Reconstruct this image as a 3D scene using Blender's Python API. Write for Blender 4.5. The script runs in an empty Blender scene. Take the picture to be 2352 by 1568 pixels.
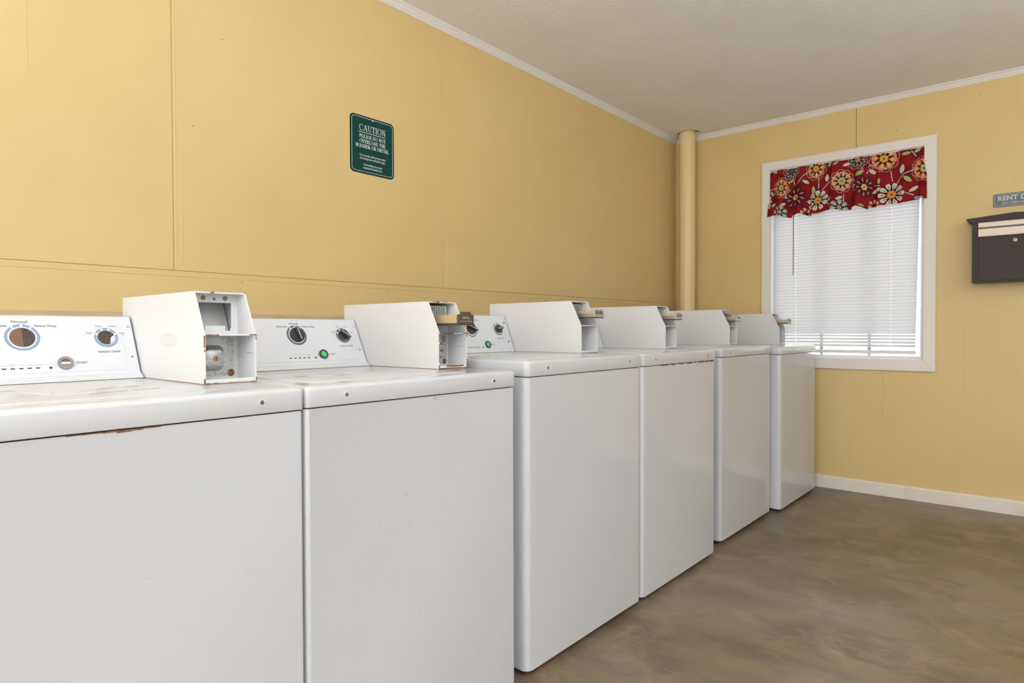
import bpy, bmesh, math, random
from mathutils import Vector, Matrix
random.seed(7)
SC = bpy.context.scene
COL = SC.collection
PI = math.pi

# ------------------------------------------------------------------ camera
FPX, YAW, PIT, ROLL = 1460.5, .70662, -.016715, -.0033056
CAMZ = 1.03
cy, sy = math.cos(YAW), math.sin(YAW)
fw = Vector((-sy*math.cos(PIT), cy*math.cos(PIT), math.sin(PIT)))
rt = Vector((cy, sy, 0)); up = rt.cross(fw)
r2 = rt*math.cos(ROLL)+up*math.sin(ROLL); u2 = -rt*math.sin(ROLL)+up*math.cos(ROLL)
cam_d = bpy.data.cameras.new('camera'); cam = bpy.data.objects.new('camera', cam_d); COL.objects.link(cam)
cam_d.sensor_width = 36; cam_d.lens = 36*FPX/2352; cam_d.clip_start = .02
m = Matrix(((r2.x, u2.x, -fw.x, 0), (r2.y, u2.y, -fw.y, 0), (r2.z, u2.z, -fw.z, CAMZ), (0, 0, 0, 1)))
cam.matrix_world = m
SC.camera = cam

# ------------------------------------------------------------------ world, lights, exposure
SC.view_settings.view_transform = 'Standard'; SC.view_settings.look = 'None'
SC.view_settings.exposure = 0.0; SC.view_settings.gamma = 1.0
SC.view_settings.use_curve_mapping = False
W_ = bpy.data.worlds.new('sky'); SC.world = W_; W_.use_nodes = True
bg = W_.node_tree.nodes['Background']; bg.inputs[0].default_value = (1.0, .985, .96, 1); bg.inputs[1].default_value = 3.4

def area(name, loc, rot, sx, sy_, power, color=(1, 1, 1), spread=180):
    l = bpy.data.lights.new(name, 'AREA'); l.shape = 'RECTANGLE'; l.size = sx; l.size_y = sy_
    l.energy = power; l.color = color; l.spread = math.radians(spread)
    o = bpy.data.objects.new(name, l); COL.objects.link(o); o.location = loc; o.rotation_euler = rot
    return o
# daylight through the glazed front of the room, behind the camera (faces +y)
area('daylight_front', (-.1, -4.45, 1.30), (math.radians(90), 0, 0), 3.6, 2.1, 52, (.93, .97, 1.0))
# two added upward fills right of the frame, no lamps there, washing the ceiling
area('bounce_fill_near', (.45, -.25, 1.45), (math.radians(180), 0, 0), .5, .5, 80, (.935, .97, 1.0))
area('bounce_fill_far', (1.35, 2.1, 1.45), (math.radians(180), 0, 0), .5, .5, 28, (.935, .97, 1.0))
# added point fill well behind the camera, no lamp known there
gl_ = bpy.data.lights.new('fill_point', 'POINT'); gl_.energy = 38; gl_.shadow_soft_size = .28; gl_.color = (.94, .972, 1.0)
go = bpy.data.objects.new('fill_point', gl_); COL.objects.link(go); go.location = (.4, -2.1, 1.95)

# ------------------------------------------------------------------ dimensions (metres; x to the right, y into the room)
XL, XR, YB, YN, ZC = -2.188, 2.0, 4.487, -4.5, 2.462

# ------------------------------------------------------------------ materials
def mat(name, col, rough=.5, metal=0., spec=.5, coat=0.):
    mt = bpy.data.materials.new(name); mt.use_nodes = True
    b = mt.node_tree.nodes['Principled BSDF']
    b.inputs['Base Color'].default_value = (*col, 1); b.inputs['Roughness'].default_value = rough
    b.inputs['Metallic'].default_value = metal; b.inputs['Specular IOR Level'].default_value = spec
    b.inputs['Coat Weight'].default_value = coat
    return mt
def nodes(mt): return mt.node_tree.nodes, mt.node_tree.links, mt.node_tree.nodes['Principled BSDF']
def coords(mt, scale=(1, 1, 1)):
    N, L, b = nodes(mt)
    tc = N.new('ShaderNodeTexCoord'); mp = N.new('ShaderNodeMapping'); mp.inputs['Scale'].default_value = scale
    L.new(tc.outputs['Object'], mp.inputs['Vector']); return mp.outputs['Vector']
def noise_mix(mt, c1, c2, scale, lo, hi, vec_scale=(1, 1, 1), detail=4, rough=.6, fac=1.0, prev=None, distort=0.):
    """mix colour c2 over what is there where noise lies between lo and hi"""
    N, L, b = nodes(mt)
    n = N.new('ShaderNodeTexNoise'); n.inputs['Scale'].default_value = scale; n.inputs['Detail'].default_value = detail
    n.inputs['Roughness'].default_value = rough; n.inputs['Distortion'].default_value = distort
    L.new(coords(mt, vec_scale), n.inputs['Vector'])
    r = N.new('ShaderNodeMapRange'); r.inputs['From Min'].default_value = lo; r.inputs['From Max'].default_value = hi
    r.inputs['To Max'].default_value = fac
    L.new(n.outputs['Fac'], r.inputs['Value'])
    mx = N.new('ShaderNodeMix'); mx.data_type = 'RGBA'
    L.new(r.outputs['Result'], mx.inputs['Factor'])
    if prev is None: mx.inputs['A'].default_value = (*c1, 1)
    else: L.new(prev, mx.inputs['A'])
    mx.inputs['B'].default_value = (*c2, 1)
    L.new(mx.outputs['Result'], b.inputs['Base Color'])
    return mx.outputs['Result']
def bump(mt, scale, strength, dist=.001, detail=2, vec_scale=(1, 1, 1), kind='noise'):
    N, L, b = nodes(mt)
    if kind == 'noise':
        n = N.new('ShaderNodeTexNoise'); n.inputs['Scale'].default_value = scale; n.inputs['Detail'].default_value = detail; out = n.outputs['Fac']
    else:
        n = N.new('ShaderNodeTexVoronoi'); n.inputs['Scale'].default_value = scale; out = n.outputs['Distance']
    L.new(coords(mt, vec_scale), n.inputs['Vector'])
    bp = N.new('ShaderNodeBump'); bp.inputs['Strength'].default_value = strength; bp.inputs['Distance'].default_value = dist
    L.new(out, bp.inputs['Height'])
    prev = b.inputs['Normal'].links
    if prev: L.new(prev[0].from_socket, bp.inputs['Normal'])
    L.new(bp.outputs['Normal'], b.inputs['Normal'])

YEL = (.745, .565, .26)
M = {}
M['wall'] = mat('yellow_paint', YEL, .42, spec=.35)
p = noise_mix(M['wall'], YEL, (.715, .535, .235), 2.2, .35, .7)
bump(M['wall'], 9, .25, .004, 3); bump(M['wall'], 160, .08, .0005, 2)
M['nail'] = mat('nail_rust', (.30, .20, .09), .6)
M['tan'] = mat('bare_tan_board', (.60, .47, .29), .6); noise_mix(M['tan'], (.62, .49, .31), (.52, .40, .25), 6, .4, .7)
M['ceiling'] = mat('ceiling_stipple', (.93, .915, .90), .75)
bump(M['ceiling'], 70, .5, .0045, 4); bump(M['ceiling'], 95, .35, .003, kind='voronoi')
noise_mix(M['ceiling'], (.93, .915, .90), (.90, .88, .86), 2.5, .4, .65)
M['offwhite'] = mat('off_white_paint', (.80, .80, .79), .6)
M['trimwhite'] = mat('trim_white', (.82, .78, .73), .38)
M['basecream'] = mat('baseboard_cream', (.80, .74, .64), .4); noise_mix(M['basecream'], (.82, .76, .67), (.72, .64, .50), 3.5, .5, .75)
M['floor'] = mat('stained_concrete', (.2, .15, .1), .36, spec=.4)
p = noise_mix(M['floor'], (.245, .190, .140), (.150, .108, .058), 1.3, .38, .60, (1, 1.4, 1), 7, .65, distort=.5)
p = noise_mix(M['floor'], None, (.32, .215, .150), 5.2, .50, .70, (1, 1, 1), 6, .65, prev=p, distort=.8)
p = noise_mix(M['floor'], None, (.225, .172, .092), 2.1, .5, .66, (.8, 3.0, 1), 6, .6, .8, prev=p)
p = noise_mix(M['floor'], None, (.13, .10, .075), 7.5, .52, .70, (1, 1.3, 1), 7, .72, .7, prev=p, distort=.4)
p = noise_mix(M['floor'], None, (.34, .27, .20), 6, .60, .72, (.55, 6, 1), 6, .7, .65, prev=p)
p = noise_mix(M['floor'], None, (.55, .48, .38), 34, .735, .76, (.5, 1.6, 1), 3, .6, .8, prev=p)
p = noise_mix(M['floor'], None, (.06, .045, .03), 24, .745, .78, (1, 1, 1), 2, .5, .7, prev=p)
bump(M['floor'], 18, .12, .002, 4)
WH = (.61, .63, .665)
def enamel(name, rough=.16, col=WH):
    e = mat(name, col, rough, spec=.5); return e
M['enamel'] = enamel('white_enamel', .085); bump(M['enamel'], 3.2, .05, .003, 1)
M['enamel_top'] = enamel('white_enamel_top', .10)
M['enamel_dirty'] = enamel('white_enamel_worn', .2)
p = noise_mix(M['enamel_dirty'], WH, (.67, .59, .52), 7, .50, .78, (1, 1, 1), 5, .65, .55)
p = noise_mix(M['enamel_dirty'], None, (.62, .45, .32), 11, .66, .80, (1.4, .7, 1), 6, .7, .45, prev=p)
M['console'] = enamel('console_enamel', .22, (.69, .71, .745))
M['shell'] = mat('coin_box_paint', (.735, .74, .755), .45, spec=.25)
M['shellmark'] = mat('faded_patch', (.685, .685, .68), .45, spec=.3)
M['steel'] = mat('brushed_steel', (.50, .51, .52), .34, .9); noise_mix(M['steel'], (.54, .55, .56), (.40, .41, .42), 30, .4, .7, (1, 1, 6))
M['fillpale'] = mat('pale_fill', (.72, .73, .73), .5, .1)
M['pitted'] = mat('pitted_steel', (.50, .51, .51), .4, .6)
p = noise_mix(M['pitted'], (.60, .61, .60), (.16, .09, .06), 190, .56, .64, (1, 1, 1), 3, .6, .85)
p = noise_mix(M['pitted'], None, (.62, .62, .60), 40, .40, .62, (1, 1, 1), 2, .5, .55, prev=p)
M['darkhole'] = mat('hole_dark', (.05, .05, .055), .6)
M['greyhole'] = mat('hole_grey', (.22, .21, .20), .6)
M['screwmetal'] = mat('dull_screw', (.20, .20, .20), .35, .7)
M['chrome'] = mat('chrome', (.60, .62, .65), .28, .75)
M['brass'] = mat('brass_slide', (.72, .56, .33), .38, .55)
M['bronze'] = mat('dark_bronze', (.17, .13, .10), .35, .7)
M['copper'] = mat('reddish_brass', (.48, .27, .20), .3, .8)
M['rust'] = mat('rust', (.28, .12, .07), .85); noise_mix(M['rust'], (.32, .15, .09), (.16, .06, .035), 120, .4, .6)
M['rustline'] = mat('rusty_joint', (.42, .25, .17), .8)
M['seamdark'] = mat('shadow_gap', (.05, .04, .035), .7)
M['ringblue'] = mat('printed_blue', (.23, .33, .50), .4)
M['ringslate'] = mat('printed_slate_blue', (.10, .15, .24), .4)
M['ringblack'] = mat('printed_black', (.02, .02, .022), .4)
M['ink'] = mat('printed_ink', (.075, .07, .07), .5)
M['inkfaint'] = mat('printed_ink_small', (.38, .38, .38), .5)
M['white'] = mat('white_line', (.9, .9, .9), .4)
M['knob'] = mat('knob_grey', (.055, .045, .045), .28)
M['knobbrown'] = mat('dial_brown', (.20, .095, .055), .3)
M['knobdark'] = mat('dial_dark', (.045, .028, .02), .35); noise_mix(M['knobdark'], (.05, .03, .02), (.12, .09, .08), 420, .5, .62)
M['lilac'] = mat('dial_flap', (.66, .63, .72), .4)
M['green'] = mat('green_button', (.07, .62, .16), .3)
M['greyring'] = mat('grey_plastic', (.26, .25, .28), .35)
M['darkring'] = mat('dark_plastic', (.07, .075, .065), .35)
M['pale'] = mat('pale_plastic', (.74, .68, .50), .5)
M['led'] = mat('indicator_lens', (.045, .04, .045), .3)
M['sticker'] = mat('torn_label', (.69, .70, .72), .5); noise_mix(M['sticker'], (.69, .70, .72), (.68, .58, .57), 16, .60, .74)
M['signgreen'] = mat('sign_green', (.0, .052, .046), .4, spec=.25)
M['signedge'] = mat('sign_dark_edge', (.003, .018, .012), .45, spec=.25)
M['signwhite'] = mat('sign_lettering', (.56, .63, .60), .5)
M['slate'] = mat('sign_slate', (.10, .125, .13), .3)
M['slatedge'] = mat('sign_slate_edge', (.045, .055, .06), .35)
M['slatetext'] = mat('sign_silver', (.50, .54, .54), .4)
M['mailbox'] = mat('mailbox_brown', (.040, .026, .024), .45, spec=.3); bump(M['mailbox'], 900, .3, .0004, 1)
M['satin'] = mat('satin_aluminium', (.60, .52, .43), .42, .35)
M['vinyl'] = mat('vinyl_frame', (.82, .85, .9), .35)
M['pipe'] = mat('pipe_paint', (.84, .66, .34), .33)
M['rod'] = mat('wand_grey', (.36, .34, .35), .35)
M['concrete'] = mat('outside_ground', (.6, .55, .48), .8)
M['grime'] = mat('grime_brown', (.46, .38, .30), .7)
M['scratch'] = mat('scratch_grey', (.36, .33, .30), .6)
# slats: thin, let light through
sl = bpy.data.materials.new('blind_slat'); sl.use_nodes = True
N = sl.node_tree.nodes; L = sl.node_tree.links; N.remove(N['Principled BSDF'])
d = N.new('ShaderNodeBsdfPrincipled'); d.inputs['Base Color'].default_value = (.70, .715, .74, 1); d.inputs['Roughness'].default_value = .35
t = N.new('ShaderNodeBsdfTranslucent'); t.inputs['Color'].default_value = (.86, .89, .95, 1)
mx = N.new('ShaderNodeMixShader'); mx.inputs[0].default_value = .29
L.new(d.outputs[0], mx.inputs[1]); L.new(t.outputs[0], mx.inputs[2]); L.new(mx.outputs[0], N['Material Output'].inputs[0])
M['slat'] = sl
gl = bpy.data.materials.new('window_glass'); gl.use_nodes = True
N = gl.node_tree.nodes; L = gl.node_tree.links; N.remove(N['Principled BSDF'])
tr = N.new('ShaderNodeBsdfTransparent'); gs = N.new('ShaderNodeBsdfGlossy'); gs.inputs['Roughness'].default_value = .02
fr = N.new('ShaderNodeFresnel'); fr.inputs[0].default_value = 1.45
mx = N.new('ShaderNodeMixShader'); L.new(fr.outputs[0], mx.inputs[0]); L.new(tr.outputs[0], mx.inputs[1]); L.new(gs.outputs[0], mx.inputs[2])
L.new(mx.outputs[0], N['Material Output'].inputs[0]); M['glass'] = gl
cl = mat('floral_cloth', (.4, .02, .02), .75, spec=.2)
at = cl.node_tree.nodes.new('ShaderNodeVertexColor'); at.layer_name = 'print'
cl.node_tree.links.new(at.outputs['Color'], cl.node_tree.nodes['Principled BSDF'].inputs['Base Color']); M['cloth'] = cl

# ------------------------------------------------------------------ mesh helpers
I4 = Matrix.Identity(4)
def obj(name, bm, material, parent=None, smooth=False, label=None):
    me = bpy.data.meshes.new(name)
    bmesh.ops.recalc_face_normals(bm, faces=bm.faces)
    bm.to_mesh(me); bm.free()
    if isinstance(material, (list, tuple)):
        for k in material: me.materials.append(M[k])
    else: me.materials.append(M[material])
    if smooth:
        for q in me.polygons: q.use_smooth = True
        try: me.set_sharp_from_angle(angle=math.radians(35))
        except Exception: pass
    o = bpy.data.objects.new(name, me); COL.objects.link(o)
    if parent: o.parent = parent
    if label: o['label'] = label
    return o
def thing(name, label, cat, loc=(0, 0, 0), group=None):
    o = bpy.data.objects.new(name, None); COL.objects.link(o); o.location = loc; o.empty_display_size = .1
    o['label'] = label; o['category'] = cat
    if group: o['group'] = group
    return o
def tag(o, label, cat, group=None):
    o['label'] = label; o['category'] = cat
    if group: o['group'] = group
    return o
def struct(name, bm, material, parent=None, smooth=False):
    o = obj(name, bm, material, parent, smooth)
    o['kind'] = 'structure'
    return o
def BM(): return bmesh.new()
def box(bm, x0, x1, y0, y1, z0, z1, bev=0., seg=2, mi=0, mtx=None):
    b = bmesh.new()
    v = [b.verts.new((x, y, z)) for x in (x0, x1) for y in (y0, y1) for z in (z0, z1)]
    for f in ((0, 1, 3, 2), (4, 6, 7, 5), (0, 4, 5, 1), (2, 3, 7, 6), (0, 2, 6, 4), (1, 5, 7, 3)):
        b.faces.new([v[i] for i in f])
    if bev: bmesh.ops.bevel(b, geom=list(b.edges), offset=bev, segments=seg, affect='EDGES', profile=.5, clamp_overlap=True)
    merge(bm, b, mi, mtx)
def merge(bm, b, mi=0, mtx=None):
    if mtx is not None: b.transform(mtx)
    bmesh.ops.recalc_face_normals(b, faces=b.faces)
    vm = {v: bm.verts.new(v.co) for v in b.verts}
    for f in b.faces:
        try: nf = bm.faces.new([vm[v] for v in f.verts]); nf.material_index = mi
        except ValueError: pass
    b.free()
def prism(bm, pts, t0, t1, axis='y', bev=0., seg=2, mi=0, mtx=None):
    """outline pts extruded along an axis: y -> pts are (x,z); x -> pts are (y,z); z -> pts are (x,y)"""
    b = bmesh.new()
    def P(p, t): return {'y': (p[0], t, p[1]), 'x': (t, p[0], p[1]), 'z': (p[0], p[1], t)}[axis]
    A = [b.verts.new(P(q, t0)) for q in pts]; B = [b.verts.new(P(q, t1)) for q in pts]
    n = len(pts)
    b.faces.new(A); b.faces.new(B[::-1])
    for i in range(n): b.faces.new((A[i], B[i], B[(i+1) % n], A[(i+1) % n]))
    if bev: bmesh.ops.bevel(b, geom=list(b.edges), offset=bev, segments=seg, affect='EDGES', clamp_overlap=True)
    merge(bm, b, mi, mtx)
def circle(r, n=32, cx=0, cy_=0, a0=0., a1=2*PI, ry=None):
    full = abs(a1-a0-2*PI) < 1e-6; ry = ry or r
    k = n if full else n+1
    return [(cx+r*math.cos(a0+(a1-a0)*i/n), cy_+ry*math.sin(a0+(a1-a0)*i/n)) for i in range(k)]
def disc(bm, r, h0, h1, mtx, n=32, cx=0, cy_=0, bev=0., mi=0, ry=None):
    prism(bm, circle(r, n, cx, cy_, ry=ry), h0, h1, 'z', bev, 2, mi, mtx)
def ring(bm, r0, r1, h0, h1, mtx, n=48, cx=0, cy_=0, a0=0., a1=2*PI, mi=0):
    b = bmesh.new(); full = abs(a1-a0-2*PI) < 1e-6; k = n if full else n+1
    V = []
    for i in range(k):
        a = a0+(a1-a0)*i/n; c, s = math.cos(a), math.sin(a)
        V.append([b.verts.new((cx+r*c, cy_+r*s, h)) for r, h in ((r0, h0), (r1, h0), (r1, h1), (r0, h1))])
    for i in range(n):
        A, B = V[i], V[(i+1) % k]
        for j in range(4): b.faces.new((A[j], A[(j+1) % 4], B[(j+1) % 4], B[j]))
    if not full: b.faces.new(V[0]); b.faces.new(V[-1][::-1])
    merge(bm, b, mi, mtx)
def rrect(x0, x1, y0, y1, r, n=6):
    out = []
    for cx, cy_, a in ((x1-r, y1-r, 0), (x0+r, y1-r, PI/2), (x0+r, y0+r, PI), (x1-r, y0+r, 1.5*PI)):
        out += [(cx+r*math.cos(a+PI/2*i/n), cy_+r*math.sin(a+PI/2*i/n)) for i in range(n+1)]
    return out
def frame_rr(bm, x0, x1, y0, y1, r, w, h0, h1, mtx, mi=0):
    """thin line following a rounded rectangle"""
    b = bmesh.new(); O = rrect(x0, x1, y0, y1, r); J = rrect(x0+w, x1-w, y0+w, y1-w, max(r-w, .0005))
    n = len(O)
    V = [[b.verts.new((*O[i], h0)), b.verts.new((*O[i], h1)), b.verts.new((*J[i], h1)), b.verts.new((*J[i], h0))] for i in range(n)]
    for i in range(n):
        A, B = V[i], V[(i+1) % n]
        for j in range(4): b.faces.new((A[j], A[(j+1) % 4], B[(j+1) % 4], B[j]))
    merge(bm, b, mi, mtx)
def seg2(bm, p, q, w, h0, h1, mtx, mi=0, w2=None):
    """flat bar from p to q on a plane"""
    p = Vector(p); q = Vector(q); d = (q-p).normalized(); n = Vector((-d.y, d.x)); w2 = w if w2 is None else w2
    prism(bm, [tuple(p+n*w/2), tuple(p-n*w/2), tuple(q-n*w2/2), tuple(q+n*w2/2)], h0, h1, 'z', 0, 1, mi, mtx)
def text(bm, s, x, y, size, mtx, align='CENTER', h=.0004, bold=0., sx=1., mi=0, spacing=1.):
    cu = bpy.data.curves.new('t', 'FONT'); cu.body = s; cu.size = size; cu.align_x = align; cu.align_y = 'CENTER'
    cu.offset = bold; cu.resolution_u = 3; cu.space_character = spacing
    o = bpy.data.objects.new('t', cu); me = bpy.data.meshes.new_from_object(o)
    b = bmesh.new(); b.from_mesh(me)
    b.transform(Matrix.Translation((x, y, h)) @ Matrix.Diagonal((sx, 1, 1, 1)))
    vm = {}
    b.transform(mtx)
    for v in b.verts: vm[v] = bm.verts.new(v.co)
    for f in b.faces:
        nf = bm.faces.new([vm[v] for v in f.verts]); nf.material_index = mi
    b.free(); bpy.data.meshes.remove(me); bpy.data.objects.remove(o); bpy.data.curves.remove(cu)
# roman capitals drawn as strokes with serifs (unit height 1): (width, [(x0,y0,x1,y1,thick)], [arcs])
TK, TN = .15, .065
def SER(x, y, w=.2): return (x-w/2, y, x+w/2, y, .055)
GL = {
 'I': (.36, [(.18, 0, .18, 1, TK), SER(.18, .03, .3), SER(.18, .97, .3)], []),
 'L': (.62, [(.18, 0, .18, 1, TK), SER(.18, .97, .3), (.02, .03, .58, .03, .055), (.57, 0, .57, .26, .05)], []),
 'E': (.64, [(.18, 0, .18, 1, TK), (.02, .03, .6, .03, .055), (.02, .97, .57, .97, .055), (.18, .52, .45, .52, .055), (.59, 0, .59, .25, .05), (.56, .76, .56, 1, .05), (.45, .4, .45, .64, .05)], []),
 'T': (.66, [(.33, 0, .33, 1, TK), SER(.33, .03, .3), (.02, .97, .64, .97, .055), (.04, .76, .04, 1, .05), (.62, .76, .62, 1, .05)], []),
 'H': (.82, [(.18, 0, .18, 1, TK), (.64, 0, .64, 1, TK), (.18, .52, .64, .52, .055), SER(.18, .03, .3), SER(.18, .97, .3), SER(.64, .03, .3), SER(.64, .97, .3)], []),
 'N': (.82, [(.16, 0, .16, 1, TN), (.16, 1, .66, 0, TK), (.66, 0, .66, 1, TN), SER(.16, .03, .26), SER(.12, .97, .2), SER(.66, .97, .26)], []),
 'A': (.80, [(.12, 0, .40, 1, TN), (.40, 1, .68, 0, TK), (.22, .33, .58, .33, .055), SER(.12, .03, .22), SER(.68, .03, .26)], []),
 'V': (.80, [(.12, 1, .40, 0, TK), (.40, 0, .68, 1, TN), SER(.12, .97, .26), SER(.68, .97, .22)], []),
 'W': (1.08, [(.10, 1, .32, 0, TK), (.32, 0, .54, 1, TN), (.54, 1, .76, 0, TK), (.76, 0, .98, 1, TN), SER(.12, .97, .24), SER(.54, .97, .22), SER(.98, .97, .2)], []),
 'Y': (.76, [(.10, 1, .38, .48, TK), (.38, .48, .66, 1, TN), (.38, 0, .38, .5, TK), SER(.38, .03, .28), SER(.12, .97, .24), SER(.66, .97, .22)], []),
 'P': (.66, [(.18, 0, .18, 1, TK), SER(.18, .03, .3), (.02, .97, .38, .97, .055), (.18, .48, .38, .48, .055)], [(.36, .725, .22, .26, -90, 90, .13)]),
 'R': (.76, [(.18, 0, .18, 1, TK), SER(.18, .03, .3), (.02, .97, .38, .97, .055), (.18, .5, .38, .5, .055), (.38, .5, .64, 0, TK), SER(.68, .03, .16)], [(.36, .735, .22, .25, -90, 90, .13)]),
 'D': (.80, [(.18, 0, .18, 1, TK), (.02, .03, .36, .03, .055), (.02, .97, .36, .97, .055)], [(.34, .5, .34, .485, -90, 90, .13)]),
 'O': (.84, [], [(.42, .5, .34, .49, 0, 360, .13)]),
 'C': (.78, [(.66, .70, .66, 1, .05)], [(.42, .5, .34, .49, 42, 318, .13)]),
 'U': (.80, [(.18, .35, .18, 1, TK), (.62, .35, .62, 1, TN), SER(.18, .97, .28), SER(.62, .97, .24)], [(.40, .36, .22, .35, 180, 360, .10)]),
 'S': (.60, [(.50, .72, .50, 1, .05), (.08, 0, .08, .28, .05)], [(.30, .74, .20, .23, 40, 270, .12), (.30, .26, .21, .25, -140, 90, .12)]),
 '.': (.28, [(.12, .0, .12, .14, .14)], []),
 ' ': (.34, [], []),
}
def roman(bm, s, xc, y, h, mtx, sx=1., track=.02, z0=.0, z1=.0004, bold=1.0):
    w = sum(GL[c][0]+track for c in s)*h*sx
    x = xc-w/2
    for c in s:
        g = GL[c]
        for kq, (a, b_, c_, d_, t_) in enumerate(g[1]):
            seg2(bm, (x+a*h*sx, y+b_*h), (x+c_*h*sx, y+d_*h), t_*h*bold, z0, z1+kq*.00003, mtx)
        for (cx, cy_, rx, ry, a0, a1, t_) in g[2]:
            b = bmesh.new(); n = 18; V = []
            for i in range(n+1):
                a = math.radians(a0+(a1-a0)*i/n); tt = (.05+(t_*bold-.05)*abs(math.cos(a)))/2
                pts = []
                for k in (-1, 1):
                    pts.append((x+(cx+(rx+k*tt)*math.cos(a))*h*sx, y+(cy_+(ry+k*tt)*math.sin(a))*h))
                V.append([b.verts.new((*pts[0], z1)), b.verts.new((*pts[1], z1))])
            for i in range(n): b.faces.new((V[i][0], V[i][1], V[i+1][1], V[i+1][0]))
            merge(bm, b, 0, mtx)
        x += (g[0]+track)*h*sx

# ------------------------------------------------------------------ room shell
b = BM(); box(b, XL-.15, XR+.15, YN-.15, YB+.2, -.1, 0); struct('floor', b, 'floor')
# ceiling with the hole around the corner pipe
PX, PY, PR = -2.050, 4.378, .057
b = BM()
hole = [(PX+.012+(.082 if math.cos(2*PI*i/40) > 0 else .080)*math.cos(2*PI*i/40), PY-.006+(.074+.006*math.sin(3*2*PI*i/40))*math.sin(2*PI*i/40)) for i in range(40)]
x0, x1, y0, y1 = XL-.15, XR+.15, YN-.15, YB+.2
for z in (ZC, ZC+.1):
    pass
vi = [b.verts.new((*q, ZC)) for q in hole]; vu = [b.verts.new((*q, ZC+.06)) for q in hole]
hx0, hx1, hy0, hy1 = PX-.11, PX+.12, PY-.11, PY+.105
def sqp(i):
    a = 2*PI*i/40; c, s = math.cos(a), math.sin(a); k = 1/max(abs(c), abs(s))
    return ((hx0+hx1)/2+(hx1-hx0)/2*c*k, (hy0+hy1)/2+(hy1-hy0)/2*s*k)
vo = [b.verts.new((*sqp(i), ZC)) for i in range(40)]
for i in range(40):
    j = (i+1) % 40
    b.faces.new((vi[i], vi[j], vo[j], vo[i])); b.faces.new((vi[i], vu[i], vu[j], vi[j]))
for (a0, a1, c0, c1) in ((x0, hx0, y0, y1), (hx1, x1, y0, y1), (hx0, hx1, y0, hy0), (hx0, hx1, hy1, y1)):
    q = [b.verts.new(v) for v in ((a0, c0, ZC), (a1, c0, ZC), (a1, c1, ZC), (a0, c1, ZC))]; b.faces.new(q)
box(b, x0, x1, y0, y1, ZC+.06, ZC+.12)
struct('ceiling', b, 'ceiling')

# left wall: proud upper sheets with a drop edge, lower painted board, tan strip at the bottom
ZS = 1.232
b = BM()
box(b, XL-.15, XL-.0035, YN-.15, YB+.15, 0, ZC+.1, mi=0)
edges = [-4.6, -.354, .866, 2.066, 3.269, YB+.1]
gaps = [0, .0006, .0030, .0012, .0, 0]
for i in range(5):
    box(b, XL-.010, XL, edges[i]+gaps[i]/2, edges[i+1]-gaps[i+1]/2, ZS, ZC+.05, .0007, 1)
box(b, XL-.010, XL-.0024, YN-.1, YB+.1, ZS-.020, ZS-.0008, .0009, 1)
# caulk ridges along the sheet joints
for (yy, z0, z1, w) in ((.874, 1.262, ZC, .004), (.893, 1.262, 1.70, .004), (.482, 1.76, 2.03, .004), (2.071, 1.58, 2.10, .004), (3.269, 1.46, 1.74, .004), (.862, 2.18, ZC, .003)):
    box(b, XL-.001, XL+.0007, yy-w/2, yy+w/2, z0, z1, .0005, 1)
wall_left = struct('wall_left', b, 'wall')
b = BM(); prism(b, [(XL-.005, 0), (XL+.002, 0), (XL+.002, 1.093), (XL-.005, 1.093)], YN-.05, YB, 'y')
struct('trim_1', b, 'tan')
b = BM()
for (yy, zz, r) in ((1.033, 2.035, .0022), (.931, 1.715, .002), (1.672, 2.369, .002), (1.929, 1.563, .0015), (2.35, 1.621, .002), (2.86, 1.2, .004), (2.55, 1.205, .003)):
    b = BM(); disc(b, r, 0, .0006, Matrix.Translation((XL, yy, zz)) @ Matrix.Rotation(PI/2, 4, 'Y'), 8); struct('nail_mark', b, 'nail', wall_left)
for (yy, zz, r) in ((1.094, 1.205, .0025), (1.745, 1.198, .002)):
    b = BM(); disc(b, r, 0, .0006, Matrix.Translation((XL-.0034, yy, zz)) @ Matrix.Rotation(PI/2, 4, 'Y'), 8); struct('nail_mark', b, 'nail', wall_left)


# back wall with the window opening and sheet joints
WX0, WX1, WZ0, WZ1 = -1.493, -.598, .846, 2.120
b = BM()
joints = [(-.964, .0028), (-1.95, .0)]
def bw(x0, x1, z0, z1): box(b, x0, x1, YB, YB+.14, z0, z1)
bw(XL-.15, WX0, 0, ZC+.1)
bw(WX0, -.9655, WZ1, ZC+.1); bw(-.9625, WX1, WZ1, ZC+.1); box(b, -.967, -.961, YB+.012, YB+.13, WZ1, ZC+.1)
# below the window: grooved panelling
gx = [WX0, -1.177, -.983, -.805, WX1]
for i in range(4): bw(gx[i]+(.0008 if i else 0), gx[i+1]-(.0008 if i < 3 else 0), 0, WZ0)
box(b, WX0, WX1, YB+.0015, YB+.13, 0, WZ0)
gx = [WX1, -.398, -.172, .23, XR+.15]
for i in range(4): bw(gx[i]+(.0004 if i else 0), gx[i+1]-(.0004 if i < 3 else 0), 0, ZC+.1)
box(b, WX1, XR+.15, YB+.0012, YB+.13, 0, ZC+.1)
wall_back = struct('wall_back', b, 'wall')
b = BM()
for (xx, zz, r) in ((-.744, 2.242, .0035), (-1.333, 2.247, .0025), (-.424, 2.146, .002), (-.334, 2.361, .003), (-.401, .693, .0025), (-.777, .201, .003), (-.73, .17, .002), (-.50, 2.27, .002)):
    b = BM(); disc(b, r, 0, .0006, Matrix.Translation((xx, YB, zz)) @ Matrix.Rotation(PI/2, 4, 'X'), 8); struct('nail_mark', b, 'nail', wall_back)


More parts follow.
